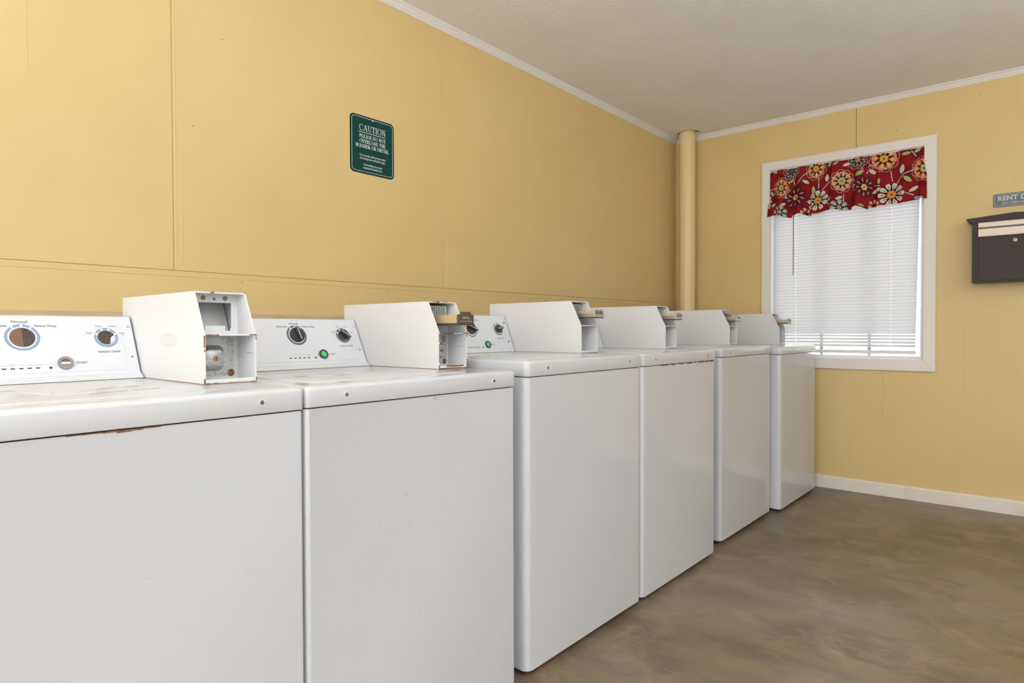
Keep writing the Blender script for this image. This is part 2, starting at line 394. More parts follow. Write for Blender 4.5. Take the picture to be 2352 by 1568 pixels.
b = BM(); box(b, XR, XR+.14, YN-.15, YB+.15, 0, ZC+.1); struct('wall_right', b, 'offwhite')
b = BM()
ox0, ox1, oz0, oz1 = -1.85, 1.35, .25, 2.25
for q in ((XL-.15, ox0, 0, ZC+.1), (ox1, XR+.15, 0, ZC+.1), (ox0, ox1, 0, oz0), (ox0, ox1, oz1, ZC+.1)):
    box(b, q[0], q[1], YN-.14, YN, q[2], q[3])
struct('wall_near', b, 'offwhite')

# crown moulding: three stepped beads
def crown(name, fn, t0, t1, axis):
    prof = [(0, -.034), (.004, -.034), (.006, -.029), (.009, -.027), (.009, -.022), (.0125, -.020), (.0125, -.014), (.020, -.007), (.024, -.004), (.024, .0), (0, 0)]
    b = BM(); prism(b, [fn(p) for p in prof], t0, t1, axis); struct(name, b, 'trimwhite')
crown('trim_2', lambda p: (XL+p[0], ZC+p[1]), YN, YB, 'y')
crown('trim_3', lambda p: (YB-p[0], ZC+p[1]), XL, XR, 'x')
# corner board, mitred at its foot
b = BM(); prism(b, [(XL, ZC-.035), (XL+.034, ZC-.035), (XL+.034, 1.19), (XL, 1.232)], YB-.009, YB, 'y', .001, 1)
struct('trim_4', b, 'wall')
# baseboard
b = BM(); prism(b, [(YB, 0), (YB-.013, 0), (YB-.013, .070), (YB-.008, .079), (YB, .080)], XL, XR, 'x'); struct('baseboard_back', b, 'basecream')
# ------------------------------------------------------------------ corner pipe
b = BM(); disc(b, PR, 0, ZC+.05, Matrix.Translation((PX, PY, 0)), 48)
tag(obj('corner_pipe', b, 'pipe', smooth=True), 'yellow painted vertical pipe in the far corner running into the ceiling', 'pipe')

# ------------------------------------------------------------------ window
win = bpy.data.objects.new('window_1', None); COL.objects.link(win); win['kind'] = 'structure'
CW = .052
# mitred casing, four boards
O_ = [(-1.547, .779), (-.535, .779), (-.535, 2.176), (-1.547, 2.176)]
J_ = [(WX0, WZ0), (WX1, WZ0), (WX1, WZ1), (WX0, WZ1)]
b = BM()
for i in range(4):
    j = (i+1) % 4
    prism(b, [O_[i], O_[j], J_[j], J_[i]], YB-.015, YB-.0005, 'y', .0018, 1)
o = obj('window_casing', b, 'trimwhite', win); o['kind'] = 'structure'
b = BM()  # jamb lining
T = .006
box(b, WX0, WX0+T, YB, YB+.09, WZ0, WZ1); box(b, WX1-T, WX1, YB, YB+.09, WZ0, WZ1)
box(b, WX0+T, WX1-T, YB, YB+.09, WZ0, WZ0+T); box(b, WX0+T, WX1-T, YB, YB+.09, WZ1-T, WZ1)
o = obj('window_jamb', b, 'vinyl', win); o['kind'] = 'structure'
b = BM()  # sash, meeting rail, muntins
F = .022
fx0, fx1, fz0, fz1 = WX0+T, WX1-T, WZ0+T, WZ1-T
for q in ((fx0, fx0+F, fz0, fz1), (fx1-F, fx1, fz0, fz1), (fx0+F, fx1-F, fz0, fz0+.012), (fx0+F, fx1-F, fz1-F, fz1)):
    box(b, q[0], q[1], YB+.088, YB+.12, q[2], q[3], .002, 1)
o = obj('window_sash', b, 'vinyl', win); o['kind'] = 'structure'
b = BM()
for xm in (-1.190, -.905): box(b, xm-.009, xm+.009, YB+.100, YB+.112, fz0+.012, fz1-F)
o = obj('window_muntins', b, 'vinyl', win); o['kind'] = 'structure'
b = BM(); box(b, fx0+F, fx1-F, YB+.104, YB+.108, fz0+.012, fz1-F)
o = obj('window_pane', b, 'glass', win); o['kind'] = 'structure'
b = BM(); box(b, -6, 5, YB+.6, YB+14, -.3, -.2); struct('ground_outside', b, 'concrete')

# blind
BY = YB+.045
blind = thing('window_blind', 'white horizontal slat blind lowered in the back window under the floral valance', 'blind', (0, 0, 0))
bx0, bx1 = -1.472, -.643
b = BM()
pitch = .0208; z = 2.06; nsl = 0
cordx = (-1.338, -.775)
def slat(b, zc, tilt, xa, xb, dy=0., skew=0.):
    ws = [-1, -.5, -.14, .14, .5, 1]
    hw = .0128
    xs = [xa, cordx[0]-.003, cordx[0]+.003, (cordx[0]+cordx[1])/2, cordx[1]-.003, cordx[1]+.003, xb]
    V = []
    for x in xs:
        row = []
        for w in ws:
            a = tilt; cur = .0022*(1-w*w)
            yy = -hw*w*math.cos(a)-cur*math.sin(a)+dy; zz = -hw*w*math.sin(a)*-1*-1+cur*math.cos(a)*0
            # w=+1 is the room-side lower edge
            row.append(b.verts.new((x, BY+yy, zc+zz+skew*(x-xa))))
        V.append(row)
    for i in range(len(xs)-1):
        for j in range(len(ws)-1):
            if i in (1, 4) and j == 2: continue
            b.faces.new((V[i][j], V[i+1][j], V[i+1][j+1], V[i][j+1]))
zz = 2.075; k = 0
while zz > .93:
    f = (2.075-zz)/1.15
    til = math.radians(66)
    if f > .80: til = math.radians(66-16*(f-.80)/.2)
    til += math.radians(random.uniform(-1.5, 1.5))
    if f > .93: til = math.radians(34+random.uniform(-4, 4))
    slat(b, zz, til, bx0, -.622-.022*f, skew=random.uniform(-.0006, .0006)+(-.002 if f > .55 else 0))
    zz -= pitch
o = obj('slats', b, 'slat', blind, smooth=True)
for zz in (.926, .919, .912):
    pass
b = BM()
for i in range(4): slat(b, .908+.0045*i, math.radians(6), bx0, bx1, skew=-.004)
obj('stacked_slats', b, 'slat', blind, smooth=True)
b = BM(); box(b, bx0, bx1, BY-.011, BY+.011, .880, .900, .003, 2); obj('bottom_rail', b, 'trimwhite', blind)
b = BM(); box(b, bx0, bx1, BY-.014, BY+.014, 2.085, 2.110, .002, 1); obj('head_rail', b, 'trimwhite', blind)
b = BM()
for cx in cordx:
    for yy in (-.0125, .0125): disc(b, .0006, .90, 2.09, Matrix.Translation((cx, BY+yy, 0)), 6)
obj('ladder_cord', b, 'white', blind)
b = BM(); disc(b, .0035, 1.40, 2.085, Matrix.Translation((-1.349, BY-.022, 0)), 8); obj('tilt_wand', b, 'rod', blind, smooth=True)

# valance ------------------------------------------------------------
STEMS = [[(-0.773, 2.0), (-0.763, 1.937)], [(-0.743, 1.912), (-0.724, 1.945), (-0.7, 1.972), (-0.653, 1.986)], [(-0.69, 1.854), (-0.652, 1.829)], [(-0.893, 2.048), (-0.857, 2.071)], [(-0.903, 2.01), (-0.888, 2.036)], [(-1.311, 1.997), (-1.277, 2.053), (-1.243, 2.075)], [(-1.18, 2.02), (-1.179, 1.96)], [(-1.158, 1.939), (-1.125, 1.975), (-1.098, 1.986)], [(-1.388, 1.984), (-1.355, 1.973)], [(-0.98, 1.982), (-0.954, 1.944)], [(-0.857, 1.926), (-0.827, 1.918)], [(-1.03, 1.897), (-1.032, 1.839)], [(-1.49, 1.981), (-1.448, 1.99)], [(-1.124, 1.848), (-1.108, 1.825)], [(-1.341, 2.045), (-1.329, 2.0)], [(-0.929, 2.046), (-0.918, 2.024)], [(-0.665, 2.106), (-0.641, 2.066)]]
LEAVES = [(-0.712, 2.001, 0.0317, 80, 'c'), (-0.872, 2.014, 0.0277, -40, 'c'), (-0.941, 2.014, 0.0317, 38, 'g'), (-0.683, 1.936, 0.0317, -45, 'g'), (-0.652, 1.868, 0.0288, 25, 'c'), (-0.691, 2.093, 0.0277, 5, 'g'), (-0.63, 2.105, 0.0277, 35, 'g'), (-1.018, 2.084, 0.0259, 10, 'c'), (-1.131, 2.012, 0.0277, 90, 'c'), (-1.259, 2.011, 0.0259, -25, 'c'), (-0.846, 1.893, 0.0288, 25, 'c'), (-1.225, 1.891, 0.0259, 20, 'c'), (-1.057, 1.874, 0.0242, 25, 'c'), (-1.111, 1.87, 0.0173, 30, 'c'), (-1.376, 1.939, 0.0317, 90, 'c'), (-1.472, 1.953, 0.0231, -60, 'g'), (-1.208, 1.952, 0.0288, 100, 'g'), (-0.967, 1.922, 0.0277, -80, 'c'), (-1.355, 2.029, 0.0202, 25, 'g'), (-1.49, 1.899, 0.0202, 60, 'c'), (-1.459, 1.87, 0.0173, 30, 'c'), (-1.396, 1.877, 0.0202, 35, 'c'), (-1.46, 2.104, 0.0219, -15, 'g'), (-0.834, 1.948, 0.0202, 90, 'g'), (-0.628, 1.807, 0.0277, -15, 't'), (-1.49, 1.865, 0.0173, -60, 'c'), (-1.115, 2.104, 0.0231, 60, 'g'), (-1.082, 2.101, 0.0202, 30, 'g'), (-0.927, 1.81, 0.0173, 0, 'g')]
C_ = {k_: tuple(q*(1 if k_[0] == 'r' else .86) for q in v_) for k_, v_ in dict(c=(.78, .70, .55), g=(.46, .50, .20), t=(.38, .47, .42), o=(.83, .30, .10), p=(.85, .42, .25), y=(.80, .42, .06), m=(.13, .012, .02), s=(.13, .16, .17), k=(.05, .006, .008), w=(.85, .78, .70), red=(.26, .006, .010), red2=(.17, .004, .009), or2=(.78, .30, .05)).items()}
# flowers: x, z, outer radius, core radius, core colour, petal colour, inner streak colour, petals, dotted outline, squeeze in x
FL = [(-.767, 1.857, .070, .026, 'or2', 'c', 's', 10, 0, 1), (-1.044, 1.981, .064, .027, 'g', 'p', 'o', 9, 1, .9), (-.809, 2.082, .072, .025, 'y', 'o', 'c', 8, 1, 1), (-1.198, 2.085, .062, .022, 'y', 'o', 'c', 8, 1, .85),
      (-.914, 1.926, .072, .022, 'p', 'm', 'p', 9, 0, .8), (-1.317, 1.913, .074, .021, 'p', 'm', 'p', 9, 0, 1), (-1.180, 1.879, .064, .023, 'or2', 'c', 's', 9, 0, .95), (-.601, 1.983, .066, .026, 'g', 'o', 'p', 8, 1, .8),
      (-1.412, 1.988, .060, .022, 'g', 'o', 'p', 8, 1, .7), (-.955, 2.099, .050, .018, 'o', 's', 't', 8, 1, .95), (-1.353, 2.096, .046, .014, 's', 's', 't', 7, 1, .9), (-1.054, 1.812, .052, .014, 'g', 't', 'c', 7, 0, 1), (-1.411, 1.821, .050, .014, 'g', 't', 'c', 7, 0, .9),
      (-.861, 1.806, .036, .010, 'm', 'p', 'o', 6, 0, .9), (-1.247, 1.806, .036, .010, 'm', 'p', 'o', 6, 0, .9), (-1.50, 1.905, .045, .015, 'or2', 'c', 's', 8, 0, .6)]
def pat(x, z):
    n = math.sin(x*37+z*9)*math.sin(z*31-x*14)
    col = C_['red'] if n > -.25 else C_['red2']
    for s in STEMS:
        for i in range(len(s)-1):
            ax, az = s[i]; bx_, bz = s[i+1]; dx, dz = bx_-ax, bz-az
            t_ = max(0, min(1, ((x-ax)*dx+(z-az)*dz)/(dx*dx+dz*dz)))
            dd = math.hypot(x-ax-t_*dx, z-az-t_*dz)
            if dd < .0022: col = C_['c']
            elif dd < .0040: col = C_['k']
    for (lx, lz, r, a, kk) in LEAVES:
        dx, dz = x-lx, z-lz
        if abs(dx) > r+.01 or abs(dz) > r+.01: continue
        ca, sa = math.cos(math.radians(a)), math.sin(math.radians(a))
        u, v = (dx*ca+dz*sa)/r, (-dx*sa+dz*ca)/r
        if abs(u) < 1.1:
            wv = .46*max(0, 1-u*u)**.8
            if abs(u) < 1 and abs(v) < wv-.07: col = C_[kk] if abs(v) > .035 else tuple(q*.72 for q in C_[kk])
            elif abs(v) < wv+.08: col = C_['k']
    for (px, pz, R, rc, cc, pc, sc_, n, dot, sq) in FL:
        dx, dz = (x-px)/sq, z-pz
        rr = math.hypot(dx, dz)
        if rr > R+.014: continue
        a = math.atan2(dz, dx)+px*7
        if dot and abs(rr-(R+.008+.0035*math.cos(n*a))) < .0016:
            if (a*R/.0052) % 1 < .55: col = C_['w']
            continue
        cr = rc*(1+.08*math.cos(6*a))
        if rr < cr:
            col = C_[cc]
            if rr < rc*.2: col = C_['k']
            elif rr > cr-.0022: col = C_['k']
            continue
        ph = (a/(2*PI)*n) % 1-.5          # -0.5 .. 0.5 across one petal
        t_ = (rr-rc)/(R-rc)
        if t_ > 1.08: continue
        hw = .44*min(1, (max(0, 1-((t_-.55)/.50)**2))**.5) if t_ <= 1.05 else 0
        if t_ < .3: hw = max(hw, .20)
        arc = rr*2*PI/n
        d_ = (hw-abs(ph))*arc
        if d_ > .0020 and t_ < .98:
            col = C_[pc]
            if abs(ph) < .085 and .2 < t_ < .62: col = C_[sc_]
        elif d_ > -.0012 or t_ < .35: col = C_['k']
        elif dot and .60 < t_ < .90 and abs(abs(ph)-.5) < .13*(t_-.55)/.35: col = C_['w']
        elif dot and .52 < t_ < .96 and abs(abs(ph)-.5) < .20*(t_-.45)/.45: col = C_['k']
    return col
VN, VM = 560, 190
vx0, vx1 = -1.497, -.588
folds = [(-1.43, .010, .035), (-1.30, .012, .045), (-1.215, .010, .03), (-1.10, .012, .03), (-.955, .012, .045), (-.835, .010, .03), (-.70, .008, .06), (-.61, .010, .02)]
me = bpy.data.meshes.new('valance'); vs = []; cs = []; fs = []
for i in range(VN+1):
    u = i/VN
    for j in range(VM+1):
        v = j/VM
        fl = .010*v
        x = (vx0-fl)+(vx1-vx0+fl*1.6)*u
        dep = 0
        for (fx, am, wd) in folds: dep += 2.9*am*math.exp(-((x-fx)/(wd if x > fx else wd*.35))**2)
        y = YB-.010-.022*v-dep*(.25+.85*v)
        zb = 1.798+.010*math.sin(u*34)*(.6 if u < .75 else .25)+.006*math.sin(u*13+1)-sum(.016*max(0, 1-(bk-x)/.07) for bk in (-1.345, -1.215, -.985, -.890) if 0 <= bk-x < .07)
        z = 2.1155+(zb-2.1155)*v
        vs.append((x, y+.012, z))
        c = pat(vx0+(vx1-vx0)*u, 2.1155-.3175*v)
        cs.append(c)
for i in range(VN):
    for j in range(VM):
        a = i*(VM+1)+j; fs.append((a, a+1, a+VM+2, a+VM+1))
me.from_pydata(vs, [], fs)
ca_ = me.color_attributes.new('print', 'FLOAT_COLOR', 'POINT')
buf = []
for c in cs: buf += [c[0], c[1], c[2], 1.0]
ca_.data.foreach_set('color', buf)
for q in me.polygons: q.use_smooth = True
me.materials.append(M['cloth'])
o = bpy.data.objects.new('valance', me); COL.objects.link(o)
sm = o.modifiers.new('thick', 'SOLIDIFY'); sm.thickness = .0012; sm.offset = 1
tag(o, 'red valance printed with cream and orange flowers across the top of the back window', 'curtain')

# ------------------------------------------------------------------ wall signs
sg = thing('caution_sign', 'dark green square caution sign with white lettering on the left wall', 'sign', (XL, 1.663, 1.8035))
MS = Matrix(((0, 0, 1, 0), (1, 0, 0, 0), (0, 1, 0, 0), (0, 0, 0, 1)))     # sign plane: x->y, y->z, z->+x
b = BM(); prism(b, rrect(-.112, .112, -.1185, .1185, .018), .0004, .0028, 'z', .0006, 1, 0, MS); obj('sign_plate', b, 'signedge', sg)
b = BM(); prism(b, rrect(-.1075, .1075, -.114, .114, .0155), .0028, .0031, 'z', 0, 1, 0, MS); obj('sign_face', b, 'signgreen', sg)
b = BM(); frame_rr(b, -.1055, .1055, -.112, .112, .015, .0020, .0031, .0035, MS)
prism(b, [(-.007, .1105), (.007, .1105), (0, .103)], .0031, .0036, 'z', 0, 1, 0, MS)
obj('sign_border', b, 'signwhite', sg)
def rm(s, y, h, sx=1, bold=1.):
    b = BM(); roman(b, s, 0, y, h, MS, sx, .03, .0031, .0036, bold); obj('lettering', b, 'signwhite', sg)
rm('CAUTION', .057, .0255, 1.02, 1.05)
b = BM(); box(b, -.072, .066, .0493, .0520, .0031, .0036, mtx=MS); obj('underline', b, 'signwhite', sg)
rm('PLEASE DO NOT', .0275, .0150, 1.0, 1.35)
rm('OVERLOAD THE', .0070, .0150, 1.0, 1.35)
rm('WASHER OR DRYER.', -.0135, .0150, 1.0, 1.35)
for s_, y in (('Your laundry will not be as clean', -.044), ('and drying time will take longer.', -.057), ('Overloading may cause', -.0815), ('equipment breakdowns.', -.0945)):
    b = BM(); text(b, s_, 0, y, .0118, MS, h=.0034, bold=.0003, sx=.86); obj('lettering', b, 'signwhite', sg)

MB_ = Matrix(((1, 0, 0, 0), (0, 0, -1, 0), (0, 1, 0, 0), (0, 0, 0, 1)))   # back wall plane: x->x, y->z, z->-y
RX = -.1515
sg = thing('rent_drop_sign', 'small slate grey rent drop sign on the back wall above the mailbox', 'sign', (RX, YB, 1.7485))
b = BM(); prism(b, rrect(-.118, .118, -.0365, .0365, .007), .0004, .003, 'z', .0006, 1, 0, MB_); obj('sign_plate', b, 'slatedge', sg)
b = BM(); prism(b, rrect(-.115, .115, -.0335, .0335, .006), .003, .0033, 'z', 0, 1, 0, MB_); obj('sign_face', b, 'slate', sg)
b = BM(); frame_rr(b, -.113, .113, -.0315, .0315, .005, .0020, .0033, .0037, MB_); obj('sign_border', b, 'slatetext', sg)
b = BM(); text(b, 'RENT DROP', 0, .0095, .0345, MB_, h=.0037, bold=.0015, sx=1.0, spacing=1.06); obj('lettering', b, 'slatetext', sg)
b = BM(); text(b, 'NO CASH ACCEPTED', .003, -.0165, .0175, MB_, h=.0037, bold=.0001, sx=.97)
obj('lettering', b, 'slatetext', sg)

# ------------------------------------------------------------------ mailbox
mb = thing('wall_mailbox', 'dark brown metal mailbox with a silver slot strip mounted on the back wall', 'mailbox', (-.166, YB, 1.29))
hw = .190
b = BM()   # body shell with a front frame
box(b, -hw, hw, -.092, -.001, .0, .332, .002, 1)
prism(b, [(-hw, 0), (-hw+.004, -.002), (hw-.004, -.002), (hw, 0), (hw, .333), (-hw, .333)], -.094, -.110, 'y', 0, 1)
obj('body', b, 'mailbox', mb)
b = BM(); box(b, -hw+.029, hw-.029, -.1125, -.1085, .008, .248, .0012, 1); obj('door', b, 'mailbox', mb)
b = BM()
for q in ((-hw+.026, -hw+.029, .004, .252), (hw-.029, hw-.026, .004, .252), (-hw+.029, hw-.029, .004, .008), (-hw+.029, hw-.029, .248, .252)): box(b, q[0], q[1], -.1108, -.1080, q[2], q[3])
obj('door_gap', b, 'seamdark', mb)
b = BM(); box(b, -hw+.028, hw-.028, -.1135, -.1085, .252, .295, .001, 1); box(b, -hw+.028, hw-.028, -.1150, -.1085, .2525, .2575, .0006, 1); obj('slot_strip', b, 'satin', mb)
b = BM(); box(b, -hw+.028, hw-.028, -.1150, -.1085, .303, .330, .001, 1); obj('upper_strip', b, 'satin', mb)
b = BM(); box(b, -hw+.028, hw-.028, -.1112, -.1080, .2945, .3035); obj('letter_slot', b, 'knobdark', mb)
b = BM(); d0 = .217
prism(b, [(-d0, .352), (-d0+.004, .346), (-hw-.002, .328), (-hw-.002, .3325), (hw+.002, .3325), (hw+.002, .328), (d0-.004, .346), (d0, .352), (d0, .356), (.0, .371), (-d0, .356)], -.118, -.001, 'y', .001, 1)
obj('lid', b, 'mailbox', mb)
b = BM(); MBX = MB_ @ Matrix.Translation((0, .222, .1125)); disc(b, .0088, 0, .0030, MBX, 24, bev=.0006); k_ = obj('lock', b, 'satin', mb, label='silver round lock on the mailbox door')
b = BM(); ring(b, .0030, .0052, .0030, .0034, MBX, 24, a0=-.3, a1=PI+.3); box(b, -.0010, .0010, -.0032, .0016, .0030, .0034, mtx=MBX); obj('keyhole', b, 'ink', k_)

# ------------------------------------------------------------------ washers
D = .66
def face_matrix(p0, p1):
    e = Vector((p1[0]-p0[0], 0, p1[1]-p0[1])); Ls = e.length; e.normalize()
    n = Vector((e.z, 0, -e.x))
    return Matrix(((0, e.x, n.x, p0[0]), (1, 0, 0, 0), (0, e.z, n.z, p0[1]), (0, 0, 0, 1))), Ls

def washer(y0, W, FX, dz, zb, kind, label):
    """dz deck height, zb lower edge of the top panel; kind 1..6 along the row"""
    t = thing('coin_washer', label, 'washing machine', (FX-D, y0, 0), 'white coin washers in a row')
    dirty = kind == 1
    # cabinet with rounded front corners
    b = BM(); r = .009 if kind <= 2 else .020
    pts = [(0, 0), (0, W)]
    pts = [(.0, .001), (D-r-.004, .001)]
    pts += [(D-.004-r+r*math.sin(a), .001+r-r*math.cos(a)) for a in [PI/2*i/8 for i in range(1, 9)]]
    pts += [(D-.004-r+r*math.cos(a), W-.001-r+r*math.sin(a)) for a in [PI/2*i/8 for i in range(0, 9)]]
    pts += [(.0, W-.001)]
    prism(b, pts, .020, zb-.0028, 'z', .0022, 2)
    cab = obj('cabinet', b, 'enamel', t, smooth=True)
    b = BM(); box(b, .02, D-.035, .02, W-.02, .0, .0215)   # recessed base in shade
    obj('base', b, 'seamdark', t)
    b = BM(); box(b, .01, D-.012, .008, W-.008, zb-.006, zb+.004); obj('gap', b, 'seamdark', t)
    # top panel: rounded front and sides
    b = BM(); r = .010 if kind <= 2 else .018
    pr = []
    pts = [(.0, .0), (D-r, .0)] + [(D-r+r*math.sin(a), r-r*math.cos(a)) for a in [PI/2*i/8 for i in range(1, 9)]]
    pts += [(D-r+r*math.cos(a), W-r+r*math.sin(a)) for a in [PI/2*i/8 for i in range(0, 9)]] + [(.0, W)]
    def ringpts(off, z):
        out = []
        for (x, y) in pts:
            cx_ = min(x, D-.03); yy = min(max(y, .03), W-.03)
            vx, vy = x-cx_, y-yy; l_ = math.hypot(vx, vy)
            k = (l_-off)/l_ if l_ > 1e-6 else 1
            out.append((cx_+vx*k if x > .03 else x, yy+vy*k, z))
        return out
    lay = [ringpts(.010, zb+.001), ringpts(.001, zb), ringpts(0, zb+.0015)]
    R_ = .013
    for i in range(0, 7):
        a = PI/2*i/6
        lay.append(ringpts(R_*(1-math.cos(a)), dz-R_*.75+R_*.75*math.sin(a)-.0015))
    lay.append(ringpts(.024, dz))
    bb = bmesh.new(); VV = [[bb.verts.new(q) for q in l_] for l_ in lay]; n = len(pts)
    for k in range(len(VV)-1):
        for i in range(n):
            j = (i+1) % n
            bb.faces.new((VV[k][i], VV[k][j], VV[k+1][j], VV[k+1][i]))
    bb.faces.new(VV[-1]); bb.faces.new(VV[0][::-1]); merge(b, bb)
    top = obj('top_panel', b, 'enamel_dirty' if dirty else 'enamel_top', t, smooth=True)
    # loading lid, a thin raised plate
    b = BM(); box(b, .165, D-.062, .045, W-.145, dz-.003, dz+.0016, .0014, 2)
    obj('loading_lid', b, 'enamel_dirty' if dirty else 'enamel_top', t, smooth=True)
    # screws
    for q, yy in enumerate((.098, W-.092)):
        if dirty and q == 0: continue
        MX = Matrix.Translation((D, yy, (dz+zb)/2-.002)) @ Matrix.Rotation(PI/2, 4, 'Y')
        b = BM(); ring(b, .0045, .0066, -.001, .0014, MX, 24); s1 = obj('screw_collar', b, 'console', t)
        b = BM(); disc(b, .0045, -.001, .0020, MX, 20, bev=.0008); ring(b, .0008, .0022, .0020, .0023, MX, 16); obj('screw', b, 'copper' if (kind == 2 and q == 0) else 'screwmetal', t, label='rusty brown screw head' if (kind == 2 and q == 0) else None)
    # console
    cw = W-.122
    if kind <= 2: P0, P1, PB = (.127, dz+.014), (.063, dz+.148), (.148, dz+.0018)
    else: P0, P1, PB = (.139, dz+.0028), (.086, dz+.146), (.140, dz+.0018)
    b = BM()
    prism(b, [(0, dz+.0018), PB, P0, P1, (P1[0]-.006, P1[1]+.003), (0, P1[1]+.003)], .006, cw, 'y', .0012, 1)
    con = obj('console', b, 'console', t)
    if kind <= 2:
        b = BM(); prism(b, [(PB[0]-.02, dz+.0019), (PB[0]+.001, dz+.0019), (P0[0]+.005, dz+.0130), (P0[0]-.01, dz+.0130)], .006, cw+.001, 'y', .0006, 1)
        obj('console_rail', b, 'console', con)
    b = BM(); box(b, .01, PB[0]-.0015, .0075, cw-.0015, dz-.001, dz+.0022); obj('console_shadow_line', b, 'greyhole', con)  # dark strip painting the shadow line under the console
    FM, Ls = face_matrix(P0, P1)
    if kind > 2: FM = FM @ Matrix.Translation((0, -.010, 0))
    if kind <= 2:
        b = BM(); prism(b, rrect(.012, cw-.026, .009, .139, .006), -.001, .0008, 'z', .0005, 1, 0, FM)
        obj('control_panel', b, 'console', con)
    for yy, ss in ((cw-.008, .124), (cw-.011, .042)):
        b = BM(); yy -= .006 if kind > 2 else 0; MX = FM @ Matrix.Translation((yy, ss+(.010 if kind > 2 else 0), 0))
        hole_ = kind == 1 and ss < .1
        disc(b, .0022 if hole_ else .0038, -.001, .0010, MX, 16)
        obj('console_screw', b, 'greyhole' if (hole_) else ('ink' if kind == 3 else 'steel'), con)
    # dial positions measured along the panel
    if kind <= 2: d1, d2, st = (cw-.224, .096), (cw-.060, .094), (cw-.151, .030)
    else: d1, d2, st = (cw-.220, .108), (cw-.062, .106), (cw-.148, .041)
    rk = {1: 'ringblue', 2: 'ringslate'}.get(kind, 'ringblack')
    for q, (c, R) in enumerate(((d1, .0325), (d2, .0255))):
        MX = FM @ Matrix.Translation((*c, .0008 if kind <= 2 else 0))
        b = BM(); w_ = .0055 if kind <= 2 else .0032
        ring(b, R-w_, R, -.0006, .0004, MX, 56)
        rg = obj('dial_ring', b, rk, con)
        b = BM(); angs = ((125, 90, 55) if q == 0 else (155, 110, 70, 25))
        for a in angs:
            a = math.radians(a); ca, sa = math.cos(a), math.sin(a)
            seg2(b, ((R-.010)*ca, (R-.010)*sa), ((R-.0012)*ca, (R-.0012)*sa), .0042, .0004, .0007, MX)
        obj('dial_marks', b, 'white', con)
        if kind > 2:
            b = BM(); ring(b, R-w_-.003, R-w_, 0, .0005, MX, 48); obj('dial_marks', b, 'white', con)
        b = BM(); rk_ = R*.72
        if kind == 1:     # knobs gone: brown recessed discs
            if q == 0:
                prism(b, circle(rk_, 28, 0, 0, PI/2, 1.5*PI), -.0004, .0009, 'z', 0, 1, 0, MX)
                kb = obj('dial_hole', b, 'knobbrown', con, label='brown half of the bare dial centre')
                b = BM(); prism(b, circle(rk_, 28, 0, 0, -PI/2, PI/2), -.0004, .0009, 'z', 0, 1, 0, MX); obj('dial_hole', b, 'knobdark', con)
            else:
                disc(b, rk_, -.0004, .0009, MX, 40); kb = obj('dial_hole', b, 'knobdark', con)
                b = BM(); prism(b, circle(rk_*.98, 14, 0, 0, -1.25, .35)+[(rk_*.52, rk_*.0), (rk_*.42, -rk_*.45)], .0009, .0012, 'z', 0, 1, 0, MX); obj('dial_flap', b, 'lilac', con)
        else:
            hk = .017
            disc(b, rk_, 0, .006, MX, 40, bev=.001)
            ang = math.radians(98) if (kind == 2 and q == 0) else math.radians(-25 if q == 0 else 8)
            if kind == 2 and q == 1: ang = math.radians(-38)
            MR = MX @ Matrix.Rotation(ang, 4, 'Z')
            ext = 1.0 if kind == 2 and q == 0 else 1.22
            prism(b, [(-rk_*.92, -.0045), (rk_*.75, -.0055), (rk_*ext, 0), (rk_*.75, .0055), (-rk_*.92, .0045)], .004, .006+hk*.7, 'z', .001, 1, 0, MR)
            kb = obj('dial_knob', b, 'knob', con, smooth=True)
            b = BM(); box(b, -rk_*.85, rk_*.9, -.0007, .0007, .006+hk*.7, .0063+hk*.7, mtx=MR); obj('pointer_line', b, 'white', con)
    # start button
    MX = FM @ Matrix.Translation((*st, .0008 if kind <= 2 else 0))
    if kind == 1:
        b = BM(); ring(b, .0098, .0158, -.0005, .0035, MX, 40); obj('start_bezel', b, 'greyring', con)
        b = BM(); disc(b, .0100, -.0004, .0012, MX, 32); obj('start_socket', b, 'knobbrown', con)
        b = BM(); box(b, -.0090, .0090, -.0035, .0020, .0012, .0050, .0006, 1, mtx=MX); obj('switch_bar', b, 'pale', con, label='pale bar left in the broken start switch')
        b = BM(); prism(b, circle(.0095, 16, 0, 0, PI+.35, 2*PI-.35), .0012, .0022, 'z', 0, 1, 0, MX); obj('switch_shard', b, 'greyring', con)
    else:
        b = BM(); ring(b, .0090, .0150, -.0005, .0045, MX, 40); obj('start_bezel', b, 'darkring', con)
        b = BM(); disc(b, .0090, -.0004, .0050, MX, 32, bev=.0012); obj('start_button', b, 'green', con, smooth=True)
    # indicator lamps
    for i in range(5):
        MX2 = FM @ Matrix.Translation((st[0]-.1125+.0150*i, st[1]-.0090, .0008 if kind <= 2 else 0))
        b = BM(); prism(b, rrect(-.0042, .0042, -.0014, .0014, .0013, 3), -.0004, .0004, 'z', 0, 1, 0, MX2); obj('indicator', b, 'led', con)
    MX2 = FM @ Matrix.Translation((st[0]-.0290, st[1]-.0095, .0008 if kind <= 2 else 0))
    b = BM(); disc(b, .0030, -.0004, .0004, MX2, 18); obj('indicator', b, 'led', con)
    # printed words
    zt = .0012 if kind <= 2 else .0004
    def word(s, x, y, size, al='CENTER', small=False, sx=1.12):
        b = BM(); text(b, s, x, y, size, TM, al, sx=sx); obj('lettering', b, 'inkfaint' if small else 'ink', con)
    TM = FM @ Matrix.Translation((0, 0, zt))
